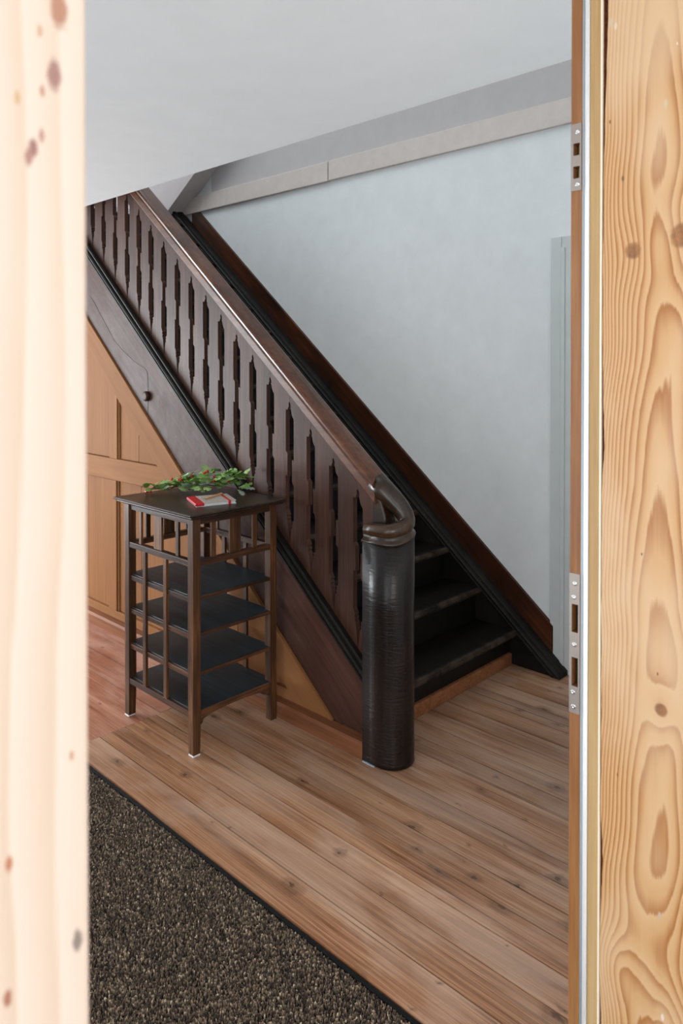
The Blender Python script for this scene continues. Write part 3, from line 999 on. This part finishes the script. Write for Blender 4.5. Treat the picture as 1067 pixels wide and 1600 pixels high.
no = empty('notebook', (-2.52, 1.85, TZ), 'grey linen notebook with red spine and red elastic band', 'notebook')
quad_box('page_block', [nb(.02, .03), nb(.98, .03), nb(.98, .98), nb(.02, .98)], TZ + .003, TZ + .012, M['pages'], no)
quad_box('cover', [nb(0, .20), nb(1, .20), nb(1, 1), nb(0, 1)], TZ + .012, TZ + .0145, M['bookgrey'], no)
quad_box('back_cover', [nb(0, .0), nb(1, .0), nb(1, 1), nb(0, 1)], TZ + .0003, TZ + .003, M['pages'], no)
quad_box('spine', [nb(-.005, -.02), nb(1.005, -.02), nb(1.005, .20), nb(-.005, .20)], TZ + .003, TZ + .0148, M['bookred'], no, .003)
quad_box('elastic_band', [nb(-.01, .80), nb(1.01, .80), nb(1.01, .86), nb(-.01, .86)], TZ + .0008, TZ + .0158, M['bookred'], no)
pc = empty('pencil', (-2.52, 1.88, TZ + .0145), 'natural wood pencil lying across the notebook', 'pencil')
pa, pb = Vector((*nb(.62, .26), TZ + .0185)), Vector((*nb(.12, .84), TZ + .0200))
dv = (pb - pa).normalized()
MB().tube([pa + dv * .016, pb], [.0040, .0040], 6, smooth=False).build('shaft', M['pencil'], pc)
MB().tube([pa + dv * .004, pa + dv * .016], [.0013, .0040], 6, smooth=False).build('sharpened_cone', M['oakstrip'], pc)
MB().tube([pa, pa + dv * .004], [.0003, .0013], 6, smooth=False).build('lead', M['graphite'], pc)

# ------------------------------------------------------------------ the doorway we look through
YR = 1.15
d1 = empty('door_1', (-.48, .68, 0), 'wooden doorway frame of bright knotty pine around the view', 'doorway', kind='structure')
spL = [(.1894, 1.7363, .0058, '#b48a76'), (.1866, 1.6993, .0046, '#a5827c'), (.1746, 1.656, .0030, '#a07a74'), (.1722, 1.651, .0026, '#ad8880'), (.1797, 1.6886, .0018, '#bb9684'), (.1661, 1.6816, .0020, '#cdb08c'),
       (.1793, 1.664, .0020, '#b8958a'), (.1785, 1.7211, .0020, '#cbb094'), (.198, 1.2073, .0034, '#8d8480'), (.195, 1.3157, .0016, '#c09a84'), (.1597, 1.2707, .0024, '#b98466'), (.1586, 1.1987, .0026, '#a87a66')]
M['pineL'] = pine_board('pale_pine_jamb', 1, 0.0, [], '#d8c8b8', '#dfd2c6', '#e4dad0', '#a8806a', freq=45, rough=.55, cloud='#e6dbd0', cloud_amt=.65, specks=spL)
MB().box(-.57, -.40, .105, .206, 0, 2.25).build('jamb_board', M['pineL'], d1, bevel=.003)
box('casing_board', (-.40, -.385, -.06, .10, 0, 2.32), M['pineL'], d1, bevel=.003)
knR = [(-.4707, 1.7132, .0125), (-.3986, 1.7296, .017), (-.4242, 1.0065, .010)]
buR = [(-.43, 1.72, .045, .05, -2.0), (-.43, .62, .07, .10, 3.0), (-.50, .56, .04, .06, -3.0)]
spR = [(-.422, 1.931, .0035, '#cfc0a2'), (-.4875, 1.829, .0025, '#7a5a3e'), (-.5086, 1.923, .0018, '#8f5e3a'), (-.507, 2.080, .004, '#cdb9a0'), (-.500, 2.072, .003, '#dccab4'), (-.4056, 2.017, .0012, '#f2e2cc'),
       (-.4256, .688, .0028, '#c0b2a0'), (-.420, .533, .003, '#e2d8ca'), (-.492, .88, .0015, '#8a5a3a'), (-.455, 1.24, .0012, '#4a3020'), (-.43, 1.06, .0014, '#6a4a30')]
M['pineR'] = pine_board('orange_pine_lining', 0, -.46, knR, '#a9703c', '#cb9f6e', '#d3ad80', '#6e4630', freq=110, rough=.42, amp=.10, cloud='#dcc1a0', cloud_amt=.65, cathedral=(-.428, 1150.0, 6.0), bulges=buR, specks=spR)
# lining board with a torn waney edge
rng = random.Random(5)
zs = [i * .012 for i in range(192)]
edge = []
e = 0
for z in zs:
    e = .75 * e + rng.uniform(-.0010, .0010)
    chip = .0035 * max(0, math.sin(z * 9.1 + 1.2)) ** 6 + .0045 * max(0, math.sin(z * 3.7 + .4)) ** 10
    edge.append((-.5195 + e * .7 + chip, z))
lin = MB().prism([(-.27, 0), (-.27, zs[-1])] + edge[::-1], 1, YR, YR + .05).build('lining_board', M['pineR'], d1)
box('torn_edge', (-.524, -.490, YR + .005, YR + .012, 0, 2.25), M['bark'], d1)
# frame strip, rounded arris with its highlight painted in, seal, rebate strip
box('frame_strip', (-.5425, -.5235, YR + .001, YR + .05, 0, 2.25), M['oakstrip'], d1, bevel=.001)
box('frame_arris', (-.5245, -.5215, YR - .0005, YR + .04, 0, 2.25), M['arris_highlight'], d1, bevel=.0012)
MB().tube([(-.5475, YR + .003, 0.0), (-.5475, YR + .003, 2.25)], .0042, 12).build('seal', M['seal'], d1)
MB().tube([(-.5540, YR + .003, 0.0), (-.5540, YR + .003, 2.25)], .0030, 10).build('seal', M['seal_grey'], d1)
box('seal_groove', (-.5560, -.5425, YR + .004, YR + .05, 0, 2.25), M['seal_grey'], d1)
# rebate strip, left open behind the strike plate holes
HX0, HX1 = -.5705, -.5585
hz = [(1.036 - .036, 1.048), (1.090, 1.137), (1.842, 1.862), (1.880, 1.900)]
rb = MB()
prev = 0.0
for (a, b) in hz:
    rb.box(-.575, -.556, YR, YR + .05, prev, a)
    rb.box(-.575, HX0, YR, YR + .05, a, b)
    rb.box(HX1, -.556, YR, YR + .05, a, b)
    prev = b
rb.box(-.575, -.556, YR, YR + .05, prev, 2.25)
rb.build('rebate_strip', M['oakrebate'], d1, bevel=.001)


def strike(z0, z1, hs, screws):
    m = MB()
    y0, y1 = YR - .0016, YR + .0006
    prev = z0
    x0, x1 = -.5745, -.5562
    for a, b in hs:
        m.box(x0, x1, y0, y1, prev, a)
        m.box(x0, HX0 + .0004, y0, y1, a, b)
        m.box(HX1 - .0004, x1, y0, y1, a, b)
        prev = b
    m.box(x0, x1, y0, y1, prev, z1)
    p = m.build('strike_plate', M['steel'], d1)
    for a, b in hs:
        box('latch_pocket', (HX0, HX1, YR + .018, YR + .022, a, b), M['pocket'], p)
        box('latch_bolt', (HX0 + .004, HX1 - .001, YR + .010, YR + .018, a + .001, b - .001), M['brass'] if z0 > 1.5 else M['pocket'], p)
    for (sx, z) in screws:
        MB().loft([[(sx + r * math.cos(a), y, z + r * math.sin(a)) for a in np.linspace(0, 2 * PI, 14, endpoint=False)]
                   for r, y in [(.0040, YR - .0015), (.0040, YR - .0022), (.0032, YR - .0030), (.0014, YR - .0030), (.0012, YR - .0020)]]).build('screw', M['screw'], p)


strike(1.822, 1.932, hz[2:], [(-.5625, 1.918), (-.5625, 1.832)])
strike(.955, 1.188, hz[:2], [(-.5645, 1.172), (-.5660, 1.149), (-.5650, 1.070), (-.5675, .990), (-.5660, .966)])
box('head_board', (-.57, -.29, .206, YR, 2.25, 2.298), M['pineL'], d1)
box('lining_casing', (-.398, -.27, YR + .05, 1.199, 0, 2.25), M['pineL'], d1)

# ------------------------------------------------------------------ room behind the camera
w = MB()
for b in [(-.40, 1.1, 0, 2.6), (2.8, 3.0, 0, 2.6), (1.1, 2.8, 0, .7), (1.1, 2.8, 2.3, 2.6)]:
    w.box(b[0], b[1], -2.05, -1.9, b[2], b[3])
tag(w.build('wall_room_side', sh), 'white wall with a window in the room behind the viewer', 'wall', kind='structure')
w = MB()
for b in [(-1.9, -.95, 0, 2.6), (.75, 1.7, 0, 2.6), (-.95, .75, 0, .7), (-.95, .75, 2.3, 2.6)]:
    w.box(3.0, 3.12, b[0], b[1], b[2], b[3])
tag(w.build('wall_room_rear', sh), 'white wall with a window at the back of the room', 'wall', kind='structure')
tag(box('wall_room_far', (-.399, 3.0, 1.6, 1.7, 0, 2.6), sh), 'white side wall of the room right of the doorway', 'wall', kind='structure')
tag(box('ceiling_room', (-.57, 3.1, -2.0, 1.7, 2.6, 2.7), M['ceiling']), 'white ceiling of the room behind the viewer', 'ceiling', kind='structure')
